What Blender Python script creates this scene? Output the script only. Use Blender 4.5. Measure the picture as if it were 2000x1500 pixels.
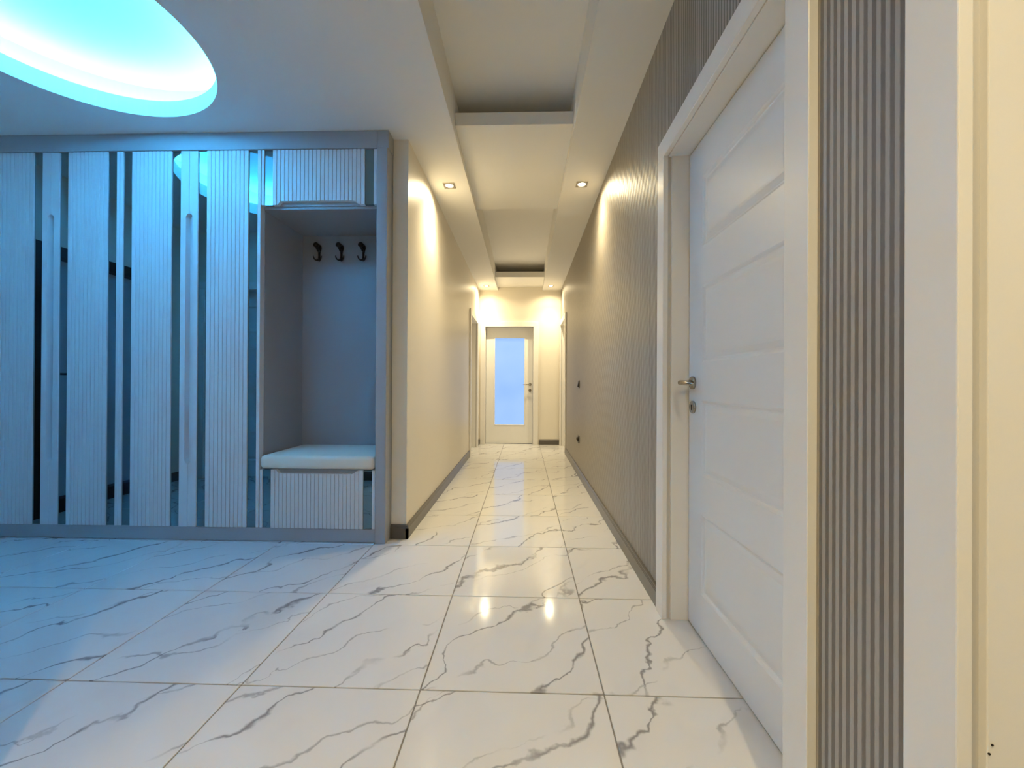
import bpy, bmesh, math, random
from mathutils import Matrix, Vector

for o in list(bpy.data.objects):
    bpy.data.objects.remove(o)
scene = bpy.context.scene
C = scene.collection
R = math.radians

# ------------------------------------------------------------------ camera
F_PX, YAW, PITCH, ROLL, CAM_H = 798.9, 0.0292, 0.0027, 0.0050, 1.0018
cam_d = bpy.data.cameras.new('camera')
cam_d.sensor_width = 36.0
cam_d.sensor_fit = 'HORIZONTAL'
cam_d.lens = 36.0 * F_PX / 2000.0
cam_d.clip_start = 0.02
cam = bpy.data.objects.new('camera', cam_d)
C.objects.link(cam)
_r = Vector((math.cos(YAW), math.sin(YAW), 0))
_f0 = Vector((-math.sin(YAW), math.cos(YAW), 0))
_f = _f0 * math.cos(PITCH) + Vector((0, 0, math.sin(PITCH)))
_u = -_f0 * math.sin(PITCH) + Vector((0, 0, math.cos(PITCH)))
_r2 = _r * math.cos(ROLL) + _u * math.sin(ROLL)
_u2 = -_r * math.sin(ROLL) + _u * math.cos(ROLL)
cam.matrix_world = Matrix(((_r2.x, _u2.x, -_f.x, 0), (_r2.y, _u2.y, -_f.y, 0),
                           (_r2.z, _u2.z, -_f.z, CAM_H), (0, 0, 0, 1)))
scene.camera = cam

# ------------------------------------------------------------------ world and exposure
w = bpy.data.worlds.new('world'); scene.world = w
w.use_nodes = True
w.node_tree.nodes['Background'].inputs[0].default_value = (0.5, 0.6, 0.8, 1)
w.node_tree.nodes['Background'].inputs[1].default_value = 0.05
vs = scene.view_settings
vs.view_transform = 'Standard'; vs.look = 'None'; vs.gamma = 1.0
vs.use_curve_mapping = False
vs.exposure = 1.28
scene.cycles.max_bounces = 16
scene.cycles.diffuse_bounces = 10
scene.cycles.glossy_bounces = 8

# lamp strengths, and the glow painted into the door glass
BEAM_W, SPILL_W = 37.0, 10.0
SPOT_COL = (1.0, 0.82, 0.50)
LED_COL = (0.045, 0.405, 1.0)
LED_STRENGTH = 132.0
GLASS_GLOW = 0.40

# ------------------------------------------------------------------ main dimensions (metres; x right, y down the corridor)
H = 2.605                    # soffit height
HT = 2.86                    # upper ceiling in tray and round recess
XR, XL = 0.617, -0.763       # corridor walls
YE = 6.923                   # far wall
YC = 2.65                    # end face of partition
YW = 2.554                   # wardrobe front
XH = -3.58                   # hall left wall
YB = 0.885                   # hall back wall
XB = -1.26                   # corner of hall back wall
YREAR = -2.6
TX0, TX1 = -0.45, 0.305      # ceiling tray
CX, CY, CR = -2.143, 1.792, 0.603   # round recess

# ------------------------------------------------------------------ materials
def new_mat(name):
    m = bpy.data.materials.new(name); m.use_nodes = True
    nt = m.node_tree
    return m, nt, nt.nodes['Principled BSDF']

def N(nt, typ, **kw):
    n = nt.nodes.new(typ)
    for k, v in kw.items():
        if k.startswith('i_'):
            key = k[2:]
            n.inputs[int(key) if key.isdigit() else key].default_value = v
        else:
            setattr(n, k, v)
    return n

def mathn(nt, op, a, b=None, c=None):
    n = nt.nodes.new('ShaderNodeMath'); n.operation = op
    for i, v in enumerate((a, b, c)):
        if v is None: continue
        if isinstance(v, (int, float)): n.inputs[i].default_value = v
        else: nt.links.new(v, n.inputs[i])
    return n.outputs[0]

def mixc(nt, fac, a, b):
    n = nt.nodes.new('ShaderNodeMix'); n.data_type = 'RGBA'
    if isinstance(fac, (int, float)): n.inputs[0].default_value = fac
    else: nt.links.new(fac, n.inputs[0])
    for i, v in ((6, a), (7, b)):
        if isinstance(v, tuple): n.inputs[i].default_value = (*v, 1)
        else: nt.links.new(v, n.inputs[i])
    return n.outputs[2]

def bump(nt, bsdf, height, strength=0.2, dist=0.002):
    b = nt.nodes.new('ShaderNodeBump')
    b.inputs['Strength'].default_value = strength
    b.inputs['Distance'].default_value = dist
    nt.links.new(height, b.inputs['Height'])
    nt.links.new(b.outputs[0], bsdf.inputs['Normal'])

def paint(name, col, rough=0.5, grain=0.0, scale=300.0, spec=0.5, metal=0.0):
    m, nt, b = new_mat(name)
    b.inputs['Roughness'].default_value = rough
    b.inputs['Specular IOR Level'].default_value = spec
    b.inputs['Metallic'].default_value = metal
    tc = N(nt, 'ShaderNodeTexCoord')
    n1 = N(nt, 'ShaderNodeTexNoise', i_Scale=3.0, i_Detail=3.0)
    nt.links.new(tc.outputs['Object'], n1.inputs['Vector'])
    var = mathn(nt, 'MULTIPLY_ADD', n1.outputs[0], 0.05, 0.0)
    c = mixc(nt, var, col, tuple(x * 0.7 for x in col))
    nt.links.new(c, b.inputs['Base Color'])
    if grain > 0:
        n2 = N(nt, 'ShaderNodeTexNoise', i_Scale=scale, i_Detail=2.0)
        nt.links.new(tc.outputs['Object'], n2.inputs['Vector'])
        bump(nt, b, n2.outputs[0], grain, 0.001)
    return m

def emissive(name, col, strength, base=(0.8, 0.8, 0.8)):
    m, nt, b = new_mat(name)
    b.inputs['Base Color'].default_value = (*base, 1)
    b.inputs['Emission Color'].default_value = (*col, 1)
    b.inputs['Emission Strength'].default_value = strength
    return m

def marble():
    m, nt, b = new_mat('polished_marble')
    tc = N(nt, 'ShaderNodeTexCoord')
    oi = N(nt, 'ShaderNodeObjectInfo')
    off = N(nt, 'ShaderNodeCombineXYZ')
    nt.links.new(mathn(nt, 'MULTIPLY', oi.outputs['Random'], 53.0), off.inputs[0])
    nt.links.new(mathn(nt, 'MULTIPLY', oi.outputs['Random'], 31.0), off.inputs[1])
    nt.links.new(mathn(nt, 'MULTIPLY', oi.outputs['Random'], 17.0), off.inputs[2])
    add = N(nt, 'ShaderNodeVectorMath', operation='ADD')
    nt.links.new(tc.outputs['Object'], add.inputs[0]); nt.links.new(off.outputs[0], add.inputs[1])
    # warp
    wn = N(nt, 'ShaderNodeTexNoise', i_Scale=5.0, i_Detail=5.0, i_Roughness=0.6)
    nt.links.new(add.outputs[0], wn.inputs['Vector'])
    sub = N(nt, 'ShaderNodeVectorMath', operation='SUBTRACT'); sub.inputs[1].default_value = (.5, .5, .5)
    nt.links.new(wn.outputs['Color'], sub.inputs[0])
    scl = N(nt, 'ShaderNodeVectorMath', operation='SCALE'); scl.inputs['Scale'].default_value = 0.085
    nt.links.new(sub.outputs[0], scl.inputs[0])
    wv = N(nt, 'ShaderNodeVectorMath', operation='ADD')
    nt.links.new(add.outputs[0], wv.inputs[0]); nt.links.new(scl.outputs[0], wv.inputs[1])

    def veins(angle, sx, sy, scale, width, shift, det=1.0):
        mp = N(nt, 'ShaderNodeMapping'); mp.inputs['Rotation'].default_value = (0, 0, angle)
        mp.inputs['Location'].default_value = (shift, shift * .7, 0)
        # rotate first, then squeeze along the vein
        nt.links.new(wv.outputs[0], mp.inputs['Vector'])
        ms = N(nt, 'ShaderNodeMapping'); ms.inputs['Scale'].default_value = (sx, sy, 1)
        nt.links.new(mp.outputs[0], ms.inputs['Vector'])
        n = N(nt, 'ShaderNodeTexNoise', i_Scale=scale, i_Detail=det, i_Roughness=0.45)
        nt.links.new(ms.outputs[0], n.inputs['Vector'])
        d = mathn(nt, 'ABSOLUTE', mathn(nt, 'SUBTRACT', n.outputs[0], 0.5))
        r = N(nt, 'ShaderNodeMapRange', interpolation_type='SMOOTHSTEP')
        nt.links.new(d, r.inputs[0])
        r.inputs[1].default_value = 0.0; r.inputs[2].default_value = width
        r.inputs[3].default_value = 1.0; r.inputs[4].default_value = 0.0
        return r.outputs[0]

    def mask(scale, lo, hi, shift):
        mp = N(nt, 'ShaderNodeMapping'); mp.inputs['Location'].default_value = (shift, -shift, shift)
        nt.links.new(add.outputs[0], mp.inputs['Vector'])
        n = N(nt, 'ShaderNodeTexNoise', i_Scale=scale, i_Detail=2.0)
        nt.links.new(mp.outputs[0], n.inputs['Vector'])
        r = N(nt, 'ShaderNodeMapRange'); r.inputs[1].default_value = lo; r.inputs[2].default_value = hi
        nt.links.new(n.outputs[0], r.inputs[0])
        return r.outputs[0]
    def lines(angle, freq, amp, nscale, width, shift):
        """long roughly parallel veins, wandering with a noise"""
        mp = N(nt, 'ShaderNodeMapping'); mp.inputs['Rotation'].default_value = (0, 0, angle)
        mp.inputs['Location'].default_value = (shift, shift * 1.3, 0)
        nt.links.new(add.outputs[0], mp.inputs['Vector'])
        sp = N(nt, 'ShaderNodeSeparateXYZ'); nt.links.new(mp.outputs[0], sp.inputs[0])
        nz = N(nt, 'ShaderNodeTexNoise', i_Scale=nscale, i_Detail=5.0, i_Roughness=0.5)
        nt.links.new(mp.outputs[0], nz.inputs['Vector'])
        t = mathn(nt, 'ADD', mathn(nt, 'MULTIPLY', sp.outputs[1], freq), mathn(nt, 'MULTIPLY', nz.outputs[0], amp))
        d = mathn(nt, 'ABSOLUTE', mathn(nt, 'SUBTRACT', mathn(nt, 'FRACT', t), 0.5))
        wn2 = N(nt, 'ShaderNodeTexNoise', i_Scale=7.0, i_Detail=1.0)
        nt.links.new(mp.outputs[0], wn2.inputs['Vector'])
        wd = mathn(nt, 'MULTIPLY', mathn(nt, 'POWER', wn2.outputs[0], 2.0), width * 4.0)
        r = N(nt, 'ShaderNodeMapRange', interpolation_type='SMOOTHSTEP')
        nt.links.new(d, r.inputs[0]); nt.links.new(wd, r.inputs[2])
        r.inputs[1].default_value = 0.0; r.inputs[3].default_value = 1.0; r.inputs[4].default_value = 0.0
        return r.outputs[0]
    A = R(-50)
    v1 = mathn(nt, 'MULTIPLY', lines(A, 2.6, 1.15, 3.0, 0.029, 3.1), mask(4.0, .33, .47, 5.0))
    v2 = mathn(nt, 'MULTIPLY', lines(A + .28, 3.4, 1.3, 3.4, 0.026, 9.7), mask(5.0, .39, .55, 11.0))
    v3 = mathn(nt, 'MULTIPLY', veins(A - .2, 0.7, 2.0, 2.2, 0.07, 3.1), mask(3.0, .48, .75, 2.0))
    cl = N(nt, 'ShaderNodeTexNoise', i_Scale=2.5, i_Detail=4.0)
    nt.links.new(add.outputs[0], cl.inputs['Vector'])
    base = mixc(nt, mathn(nt, 'MULTIPLY', cl.outputs[0], 0.5), (0.62, 0.615, 0.60), (0.51, 0.507, 0.50))
    c = mixc(nt, mathn(nt, 'MULTIPLY', v3, 0.25), base, (0.46, 0.46, 0.47))
    c = mixc(nt, mathn(nt, 'MULTIPLY', v2, 0.7), c, (0.24, 0.235, 0.24))
    c = mixc(nt, mathn(nt, 'MULTIPLY', v1, 0.9), c, (0.19, 0.185, 0.19))
    nt.links.new(c, b.inputs['Base Color'])
    b.inputs['Roughness'].default_value = 0.09
    b.inputs['Specular IOR Level'].default_value = 0.5
    return m

def wallpaper():
    m, nt, b = new_mat('striped_wallpaper')
    tc = N(nt, 'ShaderNodeTexCoord')
    sep = N(nt, 'ShaderNodeSeparateXYZ'); nt.links.new(tc.outputs['Object'], sep.inputs[0])
    wob = N(nt, 'ShaderNodeTexNoise', i_Scale=60.0, i_Detail=2.0)
    nt.links.new(tc.outputs['Object'], wob.inputs['Vector'])
    y = mathn(nt, 'ADD', sep.outputs[1], mathn(nt, 'MULTIPLY', wob.outputs[0], 0.0012))
    P = 0.0182
    ph = mathn(nt, 'MULTIPLY', y, 2 * math.pi / P)
    s = mathn(nt, 'SINE', ph)
    r = N(nt, 'ShaderNodeMapRange', interpolation_type='SMOOTHSTEP')
    r.inputs[1].default_value = -0.35; r.inputs[2].default_value = 0.35
    nt.links.new(s, r.inputs[0])
    stripe = r.outputs[0]
    # woven grain
    mp = N(nt, 'ShaderNodeMapping'); mp.inputs['Scale'].default_value = (1, 400, 60)
    nt.links.new(tc.outputs['Object'], mp.inputs['Vector'])
    gr = N(nt, 'ShaderNodeTexNoise', i_Scale=1.0, i_Detail=3.0)
    nt.links.new(mp.outputs[0], gr.inputs['Vector'])
    light = mixc(nt, gr.outputs[0], (0.44, 0.40, 0.345), (0.36, 0.33, 0.275))
    dark = mixc(nt, gr.outputs[0], (0.20, 0.178, 0.148), (0.155, 0.138, 0.113))
    nt.links.new(mixc(nt, stripe, dark, light), b.inputs['Base Color'])
    b.inputs['Roughness'].default_value = 0.46
    b.inputs['Specular IOR Level'].default_value = 0.45
    # embossed relief: stripes, each broken into staggered cushions
    row = mathn(nt, 'MULTIPLY', mathn(nt, 'SINE', mathn(nt, 'MULTIPLY', sep.outputs[2], 2 * math.pi / 0.10)),
                mathn(nt, 'SINE', mathn(nt, 'MULTIPLY', y, 2 * math.pi / (4 * P))))
    hgt = mathn(nt, 'ADD', mathn(nt, 'MULTIPLY', stripe, 0.6), mathn(nt, 'MULTIPLY', row, 0.95))
    hgt = mathn(nt, 'ADD', hgt, mathn(nt, 'MULTIPLY', gr.outputs[0], 0.35))
    bump(nt, b, hgt, 0.55, 0.0016)
    return m

def frosted():
    m, nt, b = new_mat('glowing_frosted_glass')
    tc = N(nt, 'ShaderNodeTexCoord')
    n = N(nt, 'ShaderNodeTexNoise', i_Scale=1.6, i_Detail=1.0)
    nt.links.new(tc.outputs['Object'], n.inputs['Vector'])
    c = mixc(nt, n.outputs[0], (0.20, 0.43, 1.0), (0.42, 0.64, 1.0))
    nt.links.new(c, b.inputs['Emission Color'])
    b.inputs['Emission Strength'].default_value = GLASS_GLOW  # blue daylight from the room behind, put into the pane as its own glow
    b.inputs['Base Color'].default_value = (0.08, 0.11, 0.16, 1)
    b.inputs['Roughness'].default_value = 0.25
    return m

MT = dict(
    ceiling=paint('ceiling_paint', (0.79, 0.78, 0.75), 0.75, 0.04),
    wall=paint('cream_wall_paint', (0.78, 0.735, 0.645), 0.42, 0.05, 200.0),
    wallpaper=wallpaper(),
    marble=marble(),
    grout=paint('grey_grout', (0.20, 0.19, 0.18), 0.8),
    base=paint('taupe_baseboard', (0.105, 0.095, 0.085), 0.28),
    door=paint('white_door_lacquer', (0.80, 0.80, 0.785), 0.32, 0.05, 120.0),
    casing=paint('white_casing', (0.82, 0.80, 0.755), 0.35),
    seal=paint('grey_seal', (0.58, 0.56, 0.52), 0.7),
    steel=paint('brushed_steel', (0.40, 0.37, 0.32), 0.26, metal=1.0),
    black=paint('black_metal', (0.006, 0.006, 0.007), 0.36),
    hole=paint('dark_hole', (0.01, 0.01, 0.01), 0.9),
    ward=paint('grey_wardrobe_lacquer', (0.63, 0.66, 0.68), 0.40),
    frame=paint('dark_grey_wardrobe_frame', (0.37, 0.385, 0.40), 0.42),
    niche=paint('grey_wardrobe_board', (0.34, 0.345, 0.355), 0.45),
    cushion=paint('beige_velvet', (0.74, 0.69, 0.585), 0.85, 0.25, 500.0),
    darkplastic=paint('dark_brown_plastic', (0.03, 0.022, 0.012), 0.35),
    entr=paint('grey_entrance_door', (0.42, 0.44, 0.48), 0.5),
    entrframe=paint('black_steel_frame', (0.012, 0.008, 0.01), 0.5),
    trim=paint('satin_nickel_trim', (0.55, 0.50, 0.42), 0.35, metal=0.9),
    bulb=emissive('lamp_glow', (1.0, 0.84, 0.56), 10.0),
    led=emissive('blue_led_glow', LED_COL, LED_STRENGTH),
    glass=frosted(),
)
mm, nt_, b_ = new_mat('tinted_mirror')
b_.inputs['Base Color'].default_value = (0.20, 0.30, 0.32, 1)
b_.inputs['Metallic'].default_value = 1.0
b_.inputs['Roughness'].default_value = 0.015
MT['mirror'] = mm

# ------------------------------------------------------------------ helpers
def obj(name, bm, mat, parent=None, smooth=False):
    me = bpy.data.meshes.new(name)
    bmesh.ops.recalc_face_normals(bm, faces=bm.faces)
    bm.to_mesh(me); bm.free()
    if smooth:
        for p in me.polygons: p.use_smooth = True
    me.materials.append(MT[mat])
    o = bpy.data.objects.new(name, me)
    C.objects.link(o)
    if parent: o.parent = parent
    return o

def empty(name, loc=(0, 0, 0), rz=0.0):
    o = bpy.data.objects.new(name, None)
    o.empty_display_size = 0.1
    C.objects.link(o); o.location = loc; o.rotation_euler = (0, 0, rz)
    return o

def tag(o, label=None, cat=None, group=None, kind=None):
    if label: o['label'] = label
    if cat: o['category'] = cat
    if group: o['group'] = group
    if kind: o['kind'] = kind
    return o

def add_box(bm, x0, x1, y0, y1, z0, z1, bev=0.0, seg=2):
    vs_ = [bm.verts.new((x, y, z)) for x in (x0, x1) for y in (y0, y1) for z in (z0, z1)]
    q = [(0, 1, 3, 2), (4, 6, 7, 5), (0, 4, 5, 1), (2, 3, 7, 6), (0, 2, 6, 4), (1, 5, 7, 3)]
    fs = [bm.faces.new([vs_[i] for i in f]) for f in q]
    if bev > 0:
        es = list({e for f in fs for e in f.edges})
        bmesh.ops.bevel(bm, geom=es, offset=bev, segments=seg, affect='EDGES', profile=0.5)
    return bm

def box(*a, **k):
    return add_box(bmesh.new(), *a, **k)

def extrude_poly(pts, y0, y1):
    """polygon in local x,z extruded between y0 and y1"""
    bm = bmesh.new()
    a = [bm.verts.new((x, y0, z)) for x, z in pts]
    b = [bm.verts.new((x, y1, z)) for x, z in pts]
    bm.faces.new(a); bm.faces.new(b[::-1])
    n = len(pts)
    for i in range(n):
        bm.faces.new((a[i], b[i], b[(i + 1) % n], a[(i + 1) % n]))
    return bm

def add_tube(bm, pts, radii, n=12, flat=1.0):
    """tube along points with radii, capped; flat squeezes along the local binormal"""
    rings = []
    pts = [Vector(p) for p in pts]
    up0 = None
    for i, p in enumerate(pts):
        d = (pts[min(i + 1, len(pts) - 1)] - pts[max(i - 1, 0)]).normalized()
        ref = Vector((0, 0, 1)) if abs(d.z) < 0.9 else Vector((0, 1, 0))
        if up0 is not None: ref = up0
        a = d.cross(ref)
        if a.length < 1e-4: a = d.cross(Vector((1, 0, 0)))
        a.normalize(); b = a.cross(d).normalized(); up0 = b
        rings.append([bm.verts.new(p + (a * math.cos(t) + b * math.sin(t) * flat) * radii[i])
                      for t in [2 * math.pi * k / n for k in range(n)]])
    for r0, r1 in zip(rings, rings[1:]):
        for k in range(n):
            bm.faces.new((r0[k], r0[(k + 1) % n], r1[(k + 1) % n], r1[k]))
    bm.faces.new(rings[0][::-1]); bm.faces.new(rings[-1])
    return bm

def add_lathe(bm, prof, n=32, axis='z', center=(0, 0, 0)):
    """prof: list of (r, h); axis direction of h"""
    c = Vector(center); rings = []
    for r, h in prof:
        ring = []
        for k in range(n):
            t = 2 * math.pi * k / n
            if axis == 'z': v = Vector((r * math.cos(t), r * math.sin(t), h))
            else: v = Vector((r * math.cos(t), h, r * math.sin(t)))
            ring.append(bm.verts.new(c + v))
        rings.append(ring)
    for r0, r1 in zip(rings, rings[1:]):
        for k in range(n):
            bm.faces.new((r0[k], r0[(k + 1) % n], r1[(k + 1) % n], r1[k]))
    bm.faces.new(rings[0][::-1]); bm.faces.new(rings[-1])
    return bm

# ------------------------------------------------------------------ floor
TILE = 0.6; GX, GY = -0.3353, 1.3366; J = 0.0022
floor = obj('floor', box(XH - .1, .80, YREAR, 7.05, -0.06, -0.0035), 'grout')
tag(floor, kind='structure', label='polished white marble tile floor with grey veins', cat='floor')

def tile_mesh(x0, x1, y0, y1, cx, cy):
    bm = bmesh.new(); c = 0.0012
    def ring(i, z): return [bm.verts.new((x - cx, y - cy, z)) for x, y in ((x0 + i, y0 + i), (x1 - i, y0 + i), (x1 - i, y1 - i), (x0 + i, y1 - i))]
    r0, r1, r2 = ring(0, -0.0035), ring(0, -c), ring(c, 0)
    for a, b in ((r0, r1), (r1, r2)):
        for k in range(4): bm.faces.new((a[k], a[(k + 1) % 4], b[(k + 1) % 4], b[k]))
    bm.faces.new(r2)
    return bm
full_tile = None
FX0, FX1, FY0, FY1 = XH, 0.715, -0.6, 7.0
for i in range(-7, 3):
    for j in range(-5, 12):
        x0, x1 = GX + TILE * i + J, GX + TILE * (i + 1) - J
        y0, y1 = GY + TILE * j + J, GY + TILE * (j + 1) - J
        cx, cy = (x0 + x1) / 2, (y0 + y1) / 2
        if y0 > 2.72 and x1 < XL - .02: continue
        if y1 < YB and x1 < XB: continue
        nx0, nx1, ny0, ny1 = max(x0, FX0), min(x1, FX1), max(y0, FY0), min(y1, FY1)
        if nx1 - nx0 < .02 or ny1 - ny0 < .02: continue
        if (nx0, nx1, ny0, ny1) == (x0, x1, y0, y1) and full_tile:
            t = bpy.data.objects.new('tile', full_tile); C.objects.link(t); t.parent = floor
        else:
            t = obj('tile', tile_mesh(nx0, nx1, ny0, ny1, cx, cy), 'marble', floor)
            if (nx0, nx1, ny0, ny1) == (x0, x1, y0, y1): full_tile = t.data
        t.location = (cx, cy, 0)

# ------------------------------------------------------------------ ceiling
def ceiling_mesh():
    bm = bmesh.new()
    def rect(x0, x1, y0, y1, z):
        bm.faces.new([bm.verts.new(p) for p in ((x0, y0, z), (x0, y1, z), (x1, y1, z), (x1, y0, z))])
    S = 0.78
    x0, x1, y0, y1 = XH - .1, XR + .18, YREAR, YE + .12
    rect(x0, CX - S, y0, YE, H)
    rect(CX + S, TX0, y0, YE, H)
    rect(CX - S, CX + S, y0, CY - S, H)
    rect(CX - S, CX + S, CY + S, YE, H)
    rect(TX1, x1, y0, YE, H)
    n = 128
    ci, sq = [], []
    for k in range(n):
        t = 2 * math.pi * k / n
        c, s = math.cos(t), math.sin(t); m = S / max(abs(c), abs(s))
        ci.append(bm.verts.new((CX + CR * c, CY + CR * s, H)))
        sq.append(bm.verts.new((CX + m * c, CY + m * s, H)))
    for k in range(n):
        bm.faces.new((ci[k], sq[k], sq[(k + 1) % n], ci[(k + 1) % n]))
    return bm
bm = ceiling_mesh()
bmesh.ops.recalc_face_normals(bm, faces=bm.faces)
ceil = obj('ceiling', bm, 'ceiling')
tag(ceil, kind='structure', label='white plasterboard ceiling with a long tray and a round lit recess', cat='ceiling')
# tray: side walls and upper ceiling
bm = bmesh.new()
add_box(bm, TX0 - .05, TX0, YREAR, YE, H + .0005, HT)
add_box(bm, TX1, TX1 + .05, YREAR, YE, H + .0005, HT)
add_box(bm, TX0 - .05, TX1 + .05, YREAR, YE, HT, HT + .04)
obj('tray', bm, 'ceiling', ceil)
for (a, b) in ((2.60, 3.85), (6.27, YE - .001)):
    obj('panel', box(TX0 + .0005, TX1 - .0005, a, b, 2.660, 2.742, bev=.002), 'ceiling', ceil)
# round recess: lip, ledge, outer wall, top
bm = bmesh.new(); n = 128; RO = 0.745; ZL = 2.700
def ringv(r, z): return [bm.verts.new((CX + r * math.cos(2 * math.pi * k / n), CY + r * math.sin(2 * math.pi * k / n), z)) for k in range(n)]
rs = [ringv(CR, H), ringv(CR, ZL), ringv(CR + .012, ZL), ringv(CR + .012, ZL - .015), ringv(RO, ZL - .015), ringv(RO, HT)]
for a, b in zip(rs, rs[1:]):
    for k in range(n): bm.faces.new((a[k], a[(k + 1) % n], b[(k + 1) % n], b[k]))
bm.faces.new(rs[-1])
obj('round_recess', bm, 'ceiling', ceil)
bm = bmesh.new()
a = [ringv(.672, ZL - .010), ringv(.684, ZL - .010), ringv(.684, ZL - .004), ringv(.672, ZL - .004)]
for p, q in zip(a, a[1:] + a[:1]):
    for k in range(n): bm.faces.new((p[k], p[(k + 1) % n], q[(k + 1) % n], q[k]))
led = obj('led_strip', bm, 'led')
tag(led, 'blue LED strip glowing on the hidden ledge of the round ceiling recess', 'light strip')

# ------------------------------------------------------------------ walls
def wall(name, axis, face, back, a, b, mat, openings=(), label='', ztop=H):
    """axis 'x': wall plane at x=face (other face at back) running a..b in y. openings: (lo, hi, top)"""
    bm = bmesh.new()
    lo, hi = min(face, back), max(face, back)
    def seg(s0, s1, z0, z1):
        if axis == 'x': add_box(bm, lo, hi, s0, s1, z0, z1)
        else: add_box(bm, s0, s1, lo, hi, z0, z1)
    cur = a
    for o0, o1, zt in sorted(openings):
        if o0 > cur: seg(cur, o0, 0, ztop)
        seg(o0, o1, zt, ztop)
        cur = o1
    if cur < b: seg(cur, b, 0, ztop)
    o = obj(name, bm, mat)
    tag(o, kind='structure', label=label, cat='wall')
    return o
CW = 0.08     # casing width
# door openings along their wall: (lo, hi)
D1 = (0.958, 1.777); D5 = (-0.245, 0.580); D4 = (6.06, 6.80); D3 = (5.76, 6.56); D2 = (-0.660, 0.158); D7 = (-3.38, -2.68)
DH = 1.992
def rough(d, top=DH): return (d[0] - .03, d[1] + .03, top + .03)
wall('wall_right', 'x', XR, XR + .175, YREAR, YE, 'wallpaper', [rough(D1), rough(D5), rough(D4)],
     'taupe vertically striped embossed wallpaper wall along the right side')
wall('wall_left', 'x', XL, XL - .165, 3.2, YE, 'wall', [rough(D3)], 'cream painted left wall of the corridor')
wall('wall_left_end', 'x', XL, -0.862, YC, 3.2, 'wall', [], 'narrow cream wall end beside the grey wardrobe')
wall('wall_far', 'y', YE, YE + .17, XL - .165, XR + .175, 'wall', [rough(D2)], 'cream wall at the far end around the glazed door', ztop=HT + .05)
wall('wall_hall_left', 'x', XH, XH - .18, YB - .15, 3.2, 'wall', [(1.22, 2.28, 2.05)], 'cream hall wall holding the black-framed entrance door, seen in the mirrors')
wall('wall_hall_back', 'y', YB, YB - .17, XH, XB, 'wall', [rough(D7)], 'cream hall wall opposite the wardrobe, seen in the mirrors')
wall('wall_hall_front', 'y', 3.14, 3.24, XH, -0.93, 'wall', [], 'hall wall behind the grey wardrobe')
wall('wall_rear_left', 'x', XB, XB - .14, YREAR, YB - .17, 'wall', [], 'cream wall left of the viewpoint')
wall('wall_rear', 'y', YREAR, YREAR - .1, XB - .14, XR + .175, 'wall', [], 'cream wall behind the viewpoint', ztop=HT + .05)

# ------------------------------------------------------------------ baseboards
def baseboard(name, axis, face, out, a, b, label):
    """out: +1/-1 direction the board projects from the wall face"""
    prof = [(0, 0), (.016, 0), (.016, .068), (.0135, .071), (.0135, .075), (.011, .078), (.011, .086), (.008, .090), (0, .090)]
    bm = bmesh.new()
    va, vb = [], []
    for d, z in prof:
        p = face + out * d
        va.append(bm.verts.new((p, a, z) if axis == 'x' else (a, p, z)))
        vb.append(bm.verts.new((p, b, z) if axis == 'x' else (b, p, z)))
    bm.faces.new(va); bm.faces.new(vb[::-1])
    n = len(prof)
    for i in range(n): bm.faces.new((va[i], vb[i], vb[(i + 1) % n], va[(i + 1) % n]))
    o = obj(name, bm, 'base')
    tag(o, kind='structure', label=label, cat='baseboard')
baseboard('baseboard_right', 'x', XR, -1, D1[1] + CW, D4[0] - CW, 'dark taupe baseboard under the striped wallpaper')
baseboard('baseboard_right_near', 'x', XR, -1, D5[1] + CW, D1[0] - CW, 'short dark baseboard between the two right-hand doors')
baseboard('baseboard_left', 'x', XL, 1, YC - .016, D3[0] - CW, 'long dark taupe baseboard along the cream corridor wall')
baseboard('baseboard_left_far', 'x', XL, 1, D3[1] + CW, YE, 'short dark baseboard left of the glazed door')
baseboard('baseboard_left_end', 'y', YC, -1, -0.862, XL + .016, 'dark baseboard on the narrow wall end beside the wardrobe')
baseboard('baseboard_far', 'y', YE, -1, D2[1] + CW + .02, XR - .025, 'dark baseboard right of the glazed far door')
baseboard('baseboard_hall_back', 'y', YB, 1, D7[1] + CW, XB, 'dark baseboard on the hall back wall, seen in the mirrors')
baseboard('baseboard_hall_corner', 'y', YB, 1, XH, D7[0] - CW, 'dark baseboard in the hall back corner, seen in the mirrors')
baseboard('baseboard_hall_left', 'x', XH, 1, YB + .016, 1.22, 'dark baseboard beside the entrance door, seen in the mirrors')
baseboard('baseboard_rear', 'x', XB, 1, YREAR, YB, 'dark baseboard left of the viewpoint')

# ------------------------------------------------------------------ doors
def lever_handle(parent, x, y, z, direction):
    """rose, neck and tapered lever; direction +-1 along local x; leaf face at local y"""
    h = empty('handle'); h.parent = parent; h.location = (x, y, z)
    bm = add_lathe(bmesh.new(), [(.0265, 0), (.0265, -.008), (.0245, -.0105), (.012, -.0105)], 28, 'y')
    obj('rose', bm, 'steel', h, True)
    d = direction
    pts = [(0, -.006, 0), (0, -.03, 0), (0, -.046, 0), (d * .006, -.056, 0), (d * .018, -.061, 0), (d * .05, -.062, 0),
           (d * .085, -.060, -.002), (d * .112, -.053, -.005), (d * .124, -.047, -.007)]
    bm = add_tube(bmesh.new(), pts, [.0105, .0100, .0100, .0102, .0102, .0098, .0088, .0066, .0025], 14)
    obj('lever', bm, 'steel', h, True)
    return h

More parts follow.
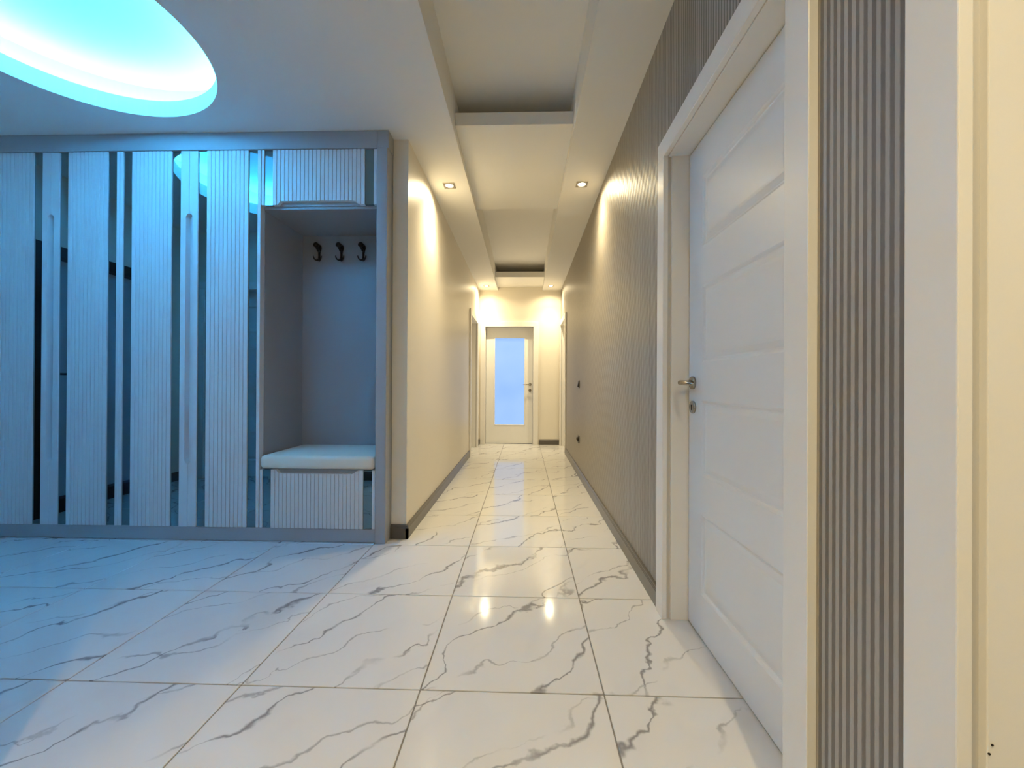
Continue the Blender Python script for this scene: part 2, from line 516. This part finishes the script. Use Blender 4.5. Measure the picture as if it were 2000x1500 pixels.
def lock_rose(parent, x, y, z):
    r = obj('lock_rose', add_lathe(bmesh.new(), [(.0265, 0), (.0265, -.006), (.0245, -.008), (.010, -.008)], 28, 'y'), 'steel', parent, True)
    r.location = (x, y, z)
    bm = add_lathe(bmesh.new(), [(.0045, 0), (.0045, -.0012), (.003, -.0014)], 12, 'y', (0, -.0078, .006))
    add_box(bm, -.0025, .0025, -.0092, -.0078, -.013, .006)
    obj('keyhole', bm, 'hole', r)
    return r

def panel_mesh(x0, x1, z0, z1):
    bm = bmesh.new()
    def ring(i, y): return [bm.verts.new(p) for p in ((x0 + i, y, z0 + i), (x1 - i, y, z0 + i), (x1 - i, y, z1 - i), (x0 + i, y, z1 - i))]
    rs = [ring(0, 0), ring(.006, .003), ring(.011, .0075), ring(.016, .008), ring(.036, .002), ring(.046, .001)]
    for a, b in zip(rs, rs[1:]):
        for k in range(4): bm.faces.new((a[k], a[(k + 1) % 4], b[(k + 1) % 4], b[k]))
    bm.faces.new(rs[-1])
    return bm

def door(name, loc, rz, width, hside, label, style='panel', leaf_y=.088, height=DH, casing_w=CW, depth=.172, furniture=True, gap=.004):
    """local frame: x along the wall (0 = centre of the opening), -y towards the viewer, wall face at y=0"""
    d = empty(name, loc, rz)
    tag(d, label, 'door', kind='structure')
    w2 = width / 2
    T = .021
    for s in (-1, 1):
        a, b = s * w2, s * (w2 + casing_w)
        obj('casing', box(min(a, b), max(a, b), -T, 0, 0, height, bev=.002), 'casing', d)
        a, b = s * (w2 + .006), s * (w2 + .03)
        obj('seal', box(min(a, b), max(a, b), 0, .014, 0, height), 'seal', d)
        a, b = s * (w2 - .005), s * (w2 + .03)
        obj('jamb', box(min(a, b), max(a, b), .014, depth, 0, height - .0005, bev=.0015), 'casing', d)
    obj('casing', box(-w2 - casing_w, w2 + casing_w, -T, 0, height, height + casing_w, bev=.002), 'casing', d)
    obj('jamb', box(-w2 - .03, w2 + .03, .001, depth, height - .003, height + .03, bev=.0015), 'casing', d)
    lx = w2 - .005 - gap; lz0, lz1 = .006, height - .003 - gap
    y = leaf_y
    if style == 'panel':
        st = min(.125, width * .17)
        px = lx - st
        pz = [(z0, z1) for z0, z1 in ((.176, .494), (.646, .942), (1.095, 1.400), (1.554, 1.833))]
        bm = bmesh.new()
        def f(x0, x1, z0, z1):
            bm.faces.new([bm.verts.new(p) for p in ((x0, 0, z0), (x1, 0, z0), (x1, 0, z1), (x0, 0, z1))])
        f(-lx, -px, lz0, lz1); f(px, lx, lz0, lz1)
        zc = lz0
        for z0, z1 in pz: f(-px, px, zc, z0); zc = z1
        f(-px, px, zc, lz1)
        add_box(bm, -lx, lx, .012, .04, lz0, lz1)
        for (a, b, c_, e) in ((-lx, -lx + .0005, lz0, lz1), (lx - .0005, lx, lz0, lz1), (-lx, lx, lz0, lz0 + .0005), (-lx, lx, lz1 - .0005, lz1)):
            add_box(bm, a, b, 0, .012, c_, e)
        leaf = obj('leaf', bm, 'door', d); leaf.location = (0, y, 0)
        for z0, z1 in pz: obj('panel', panel_mesh(-px, px, z0, z1), 'door', leaf)
    else:                                           # glazed
        gx0, gx1, gz0, gz1 = style
        bm = bmesh.new()
        add_box(bm, -lx, gx0, 0, .04, lz0, lz1); add_box(bm, gx1, lx, 0, .04, lz0, lz1)
        add_box(bm, gx0, gx1, 0, .04, lz0, gz0); add_box(bm, gx0, gx1, 0, .04, gz1, lz1)
        leaf = obj('leaf', bm, 'door', d); leaf.location = (0, y, 0)
        b_ = .012
        for q in ((gx0, gx0 + b_, gz0, gz1), (gx1 - b_, gx1, gz0, gz1), (gx0 + b_, gx1 - b_, gz0, gz0 + b_), (gx0 + b_, gx1 - b_, gz1 - b_, gz1)):
            obj('glazing_bead', box(q[0], q[1], -.004, .014, q[2], q[3], bev=.002), 'door', leaf)
        tag(obj('glass_pane', box(gx0 + .002, gx1 - .002, .014, .020, gz0 + .002, gz1 - .002), 'glass', leaf), 'frosted glass with blue daylight painted in as its own glow')
    if furniture:
        hx = hside * (lx - .045)
        lever_handle(leaf, hx, 0, 1.015, -hside)
        lock_rose(leaf, hx, 0, .914)
    return d

def mid(d): return (d[0] + d[1]) / 2
door('door_1', (XR, mid(D1), 0), R(-90), D1[1] - D1[0], -1, 'white four-panel door in the striped right wall, largest door in view')
door('door_2', (mid(D2), YE, 0), 0, D2[1] - D2[0], 1, 'white door with a tall frosted glass pane glowing blue at the corridor end',
     style=(-.51 - mid(D2), .018 - mid(D2), .312, 1.818))
door('door_3', (XL, mid(D3), 0), R(90), D3[1] - D3[0], -1, 'white door far down the cream left corridor wall')
door('door_4', (XR, mid(D4), 0), R(-90), D4[1] - D4[0], 1, 'white door far down the striped right wall beside the glazed door')
d5 = door('door_5', (XR, mid(D5), 0), R(-90), D5[1] - D5[0], 1, 'white door frame at the right edge, nearest to the viewer', leaf_y=.125)
for dz, dy in ((.505, .014), (.517, .018)):
    bm = add_lathe(bmesh.new(), [(.0016, 0), (.0016, .0012), (.001, .0014)], 10, 'z')
    o = obj('screw_hole', bm, 'hole', d5)
    w2 = (D5[1] - D5[0]) / 2
    o.rotation_euler = (0, R(90), 0); o.location = (-w2 + .0048, dy + .002, dz)
door('door_7', (mid(D7), YB, 0), R(180), D7[1] - D7[0], 1, 'white panelled hall door facing the wardrobe, seen in its mirrors')

# black-framed entrance door (seen only in the mirrors)
e = empty('door_6', (XH, 1.75, 0), R(90)); tag(e, 'black-framed entrance door, seen in the wardrobe mirrors', 'door', kind='structure')
for s in (-1, 1):
    obj('frame', box(min(s * .445, s * .53), max(s * .445, s * .53), -.015, .17, 0, 2.05, bev=.003), 'entrframe', e)
obj('frame', box(-.445, .445, -.015, .17, 1.965, 2.05, bev=.003), 'entrframe', e)
obj('threshold', box(-.445, .445, -.005, .17, 0, .105, bev=.003), 'entrframe', e)
leaf = obj('leaf', box(-.443, .443, .075, .135, .107, 1.963, bev=.003), 'entr', e)
for (x, z, r) in ((.335, 1.376, .012), (.335, .657, .012), (0, 1.49, .010)):
    o = obj('bolt', add_lathe(bmesh.new(), [(r, 0), (r, -.010), (r * .7, -.013)], 16, 'y'), 'black', leaf); o.location = (x, .075, z)
o = obj('handle', add_tube(bmesh.new(), [(.355, .075, 1.071), (.355, .02, 1.071), (.34, .012, 1.071), (.25, .012, 1.071)], [.010, .010, .010, .008], 10), 'black', leaf)

# ------------------------------------------------------------------ wardrobe
WX0, WX1 = XH + .012, -0.864
ward = empty('wardrobe', ((WX0 + WX1) / 2, 2.85, 0))
tag(ward, 'tall grey built-in wardrobe with fluted doors, mirror strips and a bench niche', 'wardrobe')
WO = Vector(ward.location)
def wp(name, bm, mat, parent=None, smooth=False):
    """part given in world coordinates, put under the wardrobe (or one of its parts)"""
    bm.transform(Matrix.Translation(-WO))
    return obj(name, bm, mat, parent or ward, smooth)
NX0, NX1 = -1.679, -0.935            # niche
ZT, ZB = 2.491, 0.088                # doors top / bottom
YK = 3.13                            # carcass back
wp('crown', box(WX0, NX1 + .003, YW - .006, YW + .03, ZT + .003, H - .002, bev=.003), 'frame')
wp('top_board', box(WX0, WX1, YW + .03, YK, H - .03, H - .002), 'frame')
wp('plinth', box(WX0, NX1 + .003, YW + .004, YW + .03, .004, ZB - .003), 'frame')
wp('side_panel', box(NX1 + .003, WX1, YW - .012, YK, 0, ZT + .003, bev=.004), 'frame')
wp('crown_return', box(NX1 + .003, WX1 + .006, YW - .006, YC - .001, ZT + .003, H - .002, bev=.003), 'frame')
wp('side_panel', box(NX1 + .003, WX1, YC, YK, ZT + .003, H - .03), 'frame')
wp('side_panel', box(WX0, WX0 + .018, YW + .045, YK, 0, H - .03), 'ward')
wp('back_board', box(WX0 + .018, NX1, YK - .012, YK, .1, H - .03), 'niche')
wp('bottom_board', box(WX0 + .018, NX1, YW + .045, YK - .012, .07, ZB), 'ward')
wp('niche_side', box(NX0 - .016, NX0, YW + .043, 3.06, ZB, ZT), 'niche')
wp('niche_back', box(NX0, NX1 + .003, 3.05, 3.068, .45, 2.15), 'niche')
wp('niche_top', box(NX0, NX1 + .003, YW + .031, 3.05, 2.123, 2.139), 'niche')
wp('bench_board', box(NX0, NX1 + .003, YW + .031, 3.05, .440, .462), 'ward')
wp('niche_lining', box(NX1 - .001, NX1 + .003, YW + .012, 3.05, .462, 2.123), 'niche')

def fluted(x0, x1, n, y, zlo, zhi, depth=.0060, gw=.0046):
    """grooved board facing -y; zlo/zhi functions of x"""
    p = (x1 - x0) / n
    prof = [(x0, 0.0)]
    for k in range(1, n):
        c = x0 + p * k
        prof += [(c - gw * .5 - .0015, 0.0), (c - gw * .5, .0012), (c - gw * .22, depth), (c + gw * .22, depth), (c + gw * .5, .0012), (c + gw * .5 + .0015, 0.0)]
    prof.append((x1, 0.0))
    bm = bmesh.new(); yb = y + .0255
    fl = [bm.verts.new((x, y + d, zlo(x))) for x, d in prof]; fh = [bm.verts.new((x, y + d, zhi(x))) for x, d in prof]
    bl = [bm.verts.new((x, yb, zlo(x))) for x, d in prof]; bh = [bm.verts.new((x, yb, zhi(x))) for x, d in prof]
    for i in range(len(prof) - 1):
        bm.faces.new((fl[i], fl[i + 1], fh[i + 1], fh[i])); bm.faces.new((bl[i], bh[i], bh[i + 1], bl[i + 1]))
        bm.faces.new((fl[i], bl[i], bl[i + 1], fl[i + 1])); bm.faces.new((fh[i], fh[i + 1], bh[i + 1], bh[i]))
    bm.faces.new((fl[0], fh[0], bh[0], bl[0])); bm.faces.new((fl[-1], bl[-1], bh[-1], fh[-1]))
    return bm

seams = [-3.523, -3.064, -2.605, -2.147, -1.688]
HS, MW, HG = .055, .060, .020     # handle strip, mirror, hinge strip
HZ0, HZ1 = .490, 2.090
def notch_strip(x_out, x_in):
    """strip between x_out (mirror side) and x_in (seam side) with a finger notch along the seam"""
    s = 1 if x_in > x_out else -1
    nd = .021
    pts = [(x_out, ZB), (x_in, ZB)]
    pts.append((x_in, HZ0))
    for k in range(1, 7):
        t = math.pi / 2 * k / 6
        pts.append((x_in - s * nd * math.sin(t), HZ0 + nd * 1.3 * (1 - math.cos(t))))
    for k in range(0, 6):
        t = math.pi / 2 * k / 6
        pts.append((x_in - s * nd * math.cos(t), HZ1 - nd * 1.3 + nd * 1.3 * math.sin(t)))
    pts.append((x_in, HZ1))
    pts += [(x_in, ZT), (x_out, ZT)]
    return pts
for i in range(4):
    s0, s1 = seams[i] + .0012, seams[i + 1] - .0012
    handle_right = (i % 2 == 0)
    if i == 3: s1 = NX0 - .0035
    d = wp('door', box(s0, s1, YW + .036, YW + .042, ZB, ZT), 'ward')
    h0, h1 = (s1 - HS, s1) if handle_right else (s0, s0 + HS)
    g0, g1 = (s0, s0 + HG) if handle_right else (s1 - HG, s1)
    pts = notch_strip(h0, h1) if handle_right else notch_strip(h1, h0)
    wp('handle_strip', extrude_poly(pts, YW, YW + .036), 'ward', d)
    wp('hinge_strip', box(g0, g1, YW, YW + .036, ZB, ZT, bev=.001), 'ward', d)
    ms = (h0 - MW, h0) if handle_right else (h1, h1 + MW)
    mg = (g1, g1 + MW) if handle_right else (g0 - MW, g0)
    for m0, m1 in (ms, mg):
        wp('mirror_strip', box(m0 + .0006, m1 - .0006, YW + .006, YW + .036, ZB + .001, ZT - .001), 'mirror', d)
    f0, f1 = (mg[1], ms[0]) if handle_right else (ms[1], mg[0])
    wp('fluted_panel', fluted(f0, f1, 10, YW - .001, lambda x: ZB, lambda x: ZT), 'ward', d)

# niche cupboard flap above, drawer below
def notch(x, a, b, r):
    """0..1 depth of a finger notch with sloped ends"""
    return max(0.0, min(1.0, (x - a) / r, (b - x) / r))
def niche_front(name, z0, z1, notch_low):
    s0, s1 = NX0 + .002, NX1 - .001
    d = wp(name, box(s0, s1, YW + .0245, YW + .030, z0, z1), 'frame')
    wp('edge_strip', box(s0, s0 + .017, YW, YW + .0245, z0, z1, bev=.001), 'ward', d)
    wp('edge_strip', box(s1 - .019, s1, YW, YW + .0245, z0, z1, bev=.001), 'ward', d)
    f0, f1 = s0 + .017 + .056, s1 - .019 - .058
    wp('mirror_strip', box(s0 + .0175, f0 - .0006, YW + .006, YW + .0245, z0 + .001, z1 - .001), 'mirror', d)
    wp('mirror_strip', box(f1 + .0006, s1 - .0195, YW + .006, YW + .0245, z0 + .001, z1 - .001), 'mirror', d)
    a, b = f0 + .030, f1 - .040
    nd = .024
    if notch_low: lo, hi = (lambda x: z0 + nd * notch(x, a, b, .022)), (lambda x: z1)
    else: lo, hi = (lambda x: z0), (lambda x: z1 - nd * notch(x, a, b, .022))
    wp('fluted_panel', fluted(f0, f1, 23, YW - .001, lo, hi), 'ward', d)
    return d
niche_front('flap_door', 2.140, ZT, True)
niche_front('drawer', ZB, .458, False)

# bench cushion
bm = box(NX0 + .006, NX1 - .004, YW - .012, 3.046, .463, .548, bev=.026, seg=4)
bmesh.ops.subdivide_edges(bm, edges=bm.edges[:], cuts=1, use_grid_fill=True)
for v in bm.verts:
    if v.co.z > .53:
        u = (v.co.x - (NX0 + NX1) / 2) / .37; t = (v.co.y - 2.8) / .25
        v.co.z += .006 * max(0, 1 - u * u) * max(0, 1 - t * t)
tag(obj('seat_cushion', bm, 'cushion', None, True), 'beige velvet cushion lying on the wardrobe bench', 'cushion')

# coat hooks
def coat_hook():
    t = empty('coat_hook')
    bm = bmesh.new()
    # leaf-shaped back plate
    outline = [(0, .050), (.012, .041), (.0175, .027), (.017, .012), (.0115, -.004), (.008, -.02), (.0075, -.05), (.010, -.066), (.007, -.078), (0, -.082)]
    pts = outline + [(-x, z) for x, z in outline[-2:0:-1]]
    a = [bm.verts.new((x, 0, z)) for x, z in pts]; b = [bm.verts.new((x * .9, -.006, z * .97)) for x, z in pts]
    c = [bm.verts.new((x * .45, -.012, z * .8)) for x, z in pts]
    n = len(pts)
    for p, q in ((a, b), (b, c)):
        for k in range(n): bm.faces.new((p[k], p[(k + 1) % n], q[(k + 1) % n], q[k]))
    bm.faces.new(a[::-1]); bm.faces.new(c)
    obj('back_plate', bm, 'black', t, True)
    # upper arm with an acorn knob
    bm = add_tube(bmesh.new(), [(0, -.006, -.006), (0, -.020, -.004), (0, -.036, .006), (0, -.047, .020)], [.010, .0085, .0080, .0085], 12)
    obj('upper_arm', bm, 'black', t, True)
    bm = add_tube(bmesh.new(), [(0, -.045, .012), (0, -.047, .018), (0, -.050, .026), (0, -.053, .036), (0, -.0545, .044), (0, -.0555, .049)],
                  [.009, .018, .0215, .019, .011, .003], 14)
    obj('knob', bm, 'black', t, True)
    for s in (-1, 1):
        pts = [(0, -.008, -.066), (s * .006, -.014, -.074), (s * .014, -.022, -.076), (s * .023, -.028, -.070), (s * .029, -.031, -.058), (s * .031, -.032, -.046)]
        bm = add_tube(bmesh.new(), pts, [.0085, .0072, .0060, .0052, .0046, .0036], 10)
        obj('lower_prong', bm, 'black', t, True)
    return t
def copy_tree(o, parent=None):
    c = o.copy(); C.objects.link(c); c.parent = parent
    for ch in list(o.children): copy_tree(ch, c)
    return c
hook0 = coat_hook()
for i, (x, lab) in enumerate(((-1.552, 'black double coat hook in the wardrobe niche, leftmost of three'),
                              (-1.383, 'black double coat hook in the wardrobe niche, middle of three'),
                              (-1.215, 'black double coat hook in the wardrobe niche, rightmost of three'))):
    o = hook0 if i == 0 else copy_tree(hook0)
    o.location = (x, 3.0495, 2.010)
    tag(o, lab, 'coat hook', 'coat hooks in the wardrobe niche')

# ------------------------------------------------------------------ switch and socket on the striped wall
s = empty('light_switch', (XR, 4.60, 1.015), R(-90)); tag(s, 'dark brown light switch on the striped wall at handle height', 'switch')
obj('cover_plate', box(-.042, .042, -.009, 0, -.042, .042, bev=.003), 'darkplastic', s)
bm = box(-.028, .028, -.016, -.009, -.030, .030, bev=.003)
for v in bm.verts:
    if v.co.y < -.012: v.co.y += (v.co.z + .0) * .17
obj('rocker', bm, 'darkplastic', s)
s = empty('wall_socket', (XR, 4.60, .400), R(-90)); tag(s, 'dark brown wall socket low on the striped wall', 'socket')
obj('cover_plate', box(-.042, .042, -.009, 0, -.042, .042, bev=.003), 'darkplastic', s)
obj('socket_ring', add_lathe(bmesh.new(), [(.027, -.008), (.027, -.016), (.024, -.018), (.021, -.018), (.021, -.010), (.004, -.010)], 24, 'y'), 'darkplastic', s, True)
obj('child_guard', add_lathe(bmesh.new(), [(.018, -.010), (.018, -.024), (.014, -.028)], 20, 'y', (0, 0, .006)), 'darkplastic', s, True)

# ------------------------------------------------------------------ recessed downlights
def downlight():
    t = empty('downlight')
    bm = bmesh.new(); n = 32; a = .046
    def ring(f, z): return [bm.verts.new((*f(2 * math.pi * k / n), z)) for k in range(n)]
    def sq(t_, s_):
        c, s = math.cos(t_), math.sin(t_); m = s_ / max(abs(c), abs(s)); return (m * c, m * s)
    def ci(t_, r_): return (r_ * math.cos(t_), r_ * math.sin(t_))
    off = 0
    rs = [ring(lambda q: sq(q, a), 0), ring(lambda q: sq(q, a), -.003), ring(lambda q: sq(q, a - .004), -.006),
          ring(lambda q: ci(q, .034), -.006), ring(lambda q: ci(q, .030), -.001)]
    for p, q in zip(rs, rs[1:]):
        for k in range(n): bm.faces.new((p[k], p[(k + 1) % n], q[(k + 1) % n], q[k]))
    obj('trim', bm, 'trim', t)
    obj('bulb', add_lathe(bmesh.new(), [(.029, -.0005), (.027, -.003), (.018, -.0045), (.004, -.005)], 24, 'z'), 'bulb', t, True)
    return t
def lamp_light(t):
    # narrow beam of the reflector and wide spill of the frosted front
    for nm, watt, ang, bl in (('downlight_beam', BEAM_W, 108, 1.0), ('downlight_spill', SPILL_W, 165, .6)):
        ld = bpy.data.lights.new(nm, 'SPOT')
        ld.energy = watt; ld.color = SPOT_COL; ld.spot_size = R(ang); ld.spot_blend = bl; ld.shadow_soft_size = .025
        lo = bpy.data.objects.new(nm, ld); C.objects.link(lo)
        lo.location = (0, 0, -.012); lo.parent = t
dl0 = downlight()
spots = [(-.608, 3.268, 'square recessed downlight over the cream corridor wall, nearer one'),
         (.452, 3.268, 'square recessed downlight beside the striped wall, nearer one'),
         (-.615, 6.590, 'square recessed downlight at the corridor end on the left'),
         (.425, 6.590, 'square recessed downlight at the corridor end on the right'),
         (-.608, -.05, 'square recessed downlight overhead left of the viewpoint'),
         (.452, -.05, 'square recessed downlight overhead right of the viewpoint')]
tl = []
for i, (x, y, lab) in enumerate(spots):
    o = dl0 if i == 0 else copy_tree(dl0)
    o.location = (x, y, H - .0005)
    tag(o, lab, 'downlight', 'square ceiling downlights')
    tl.append(o)
for o in tl: lamp_light(o)
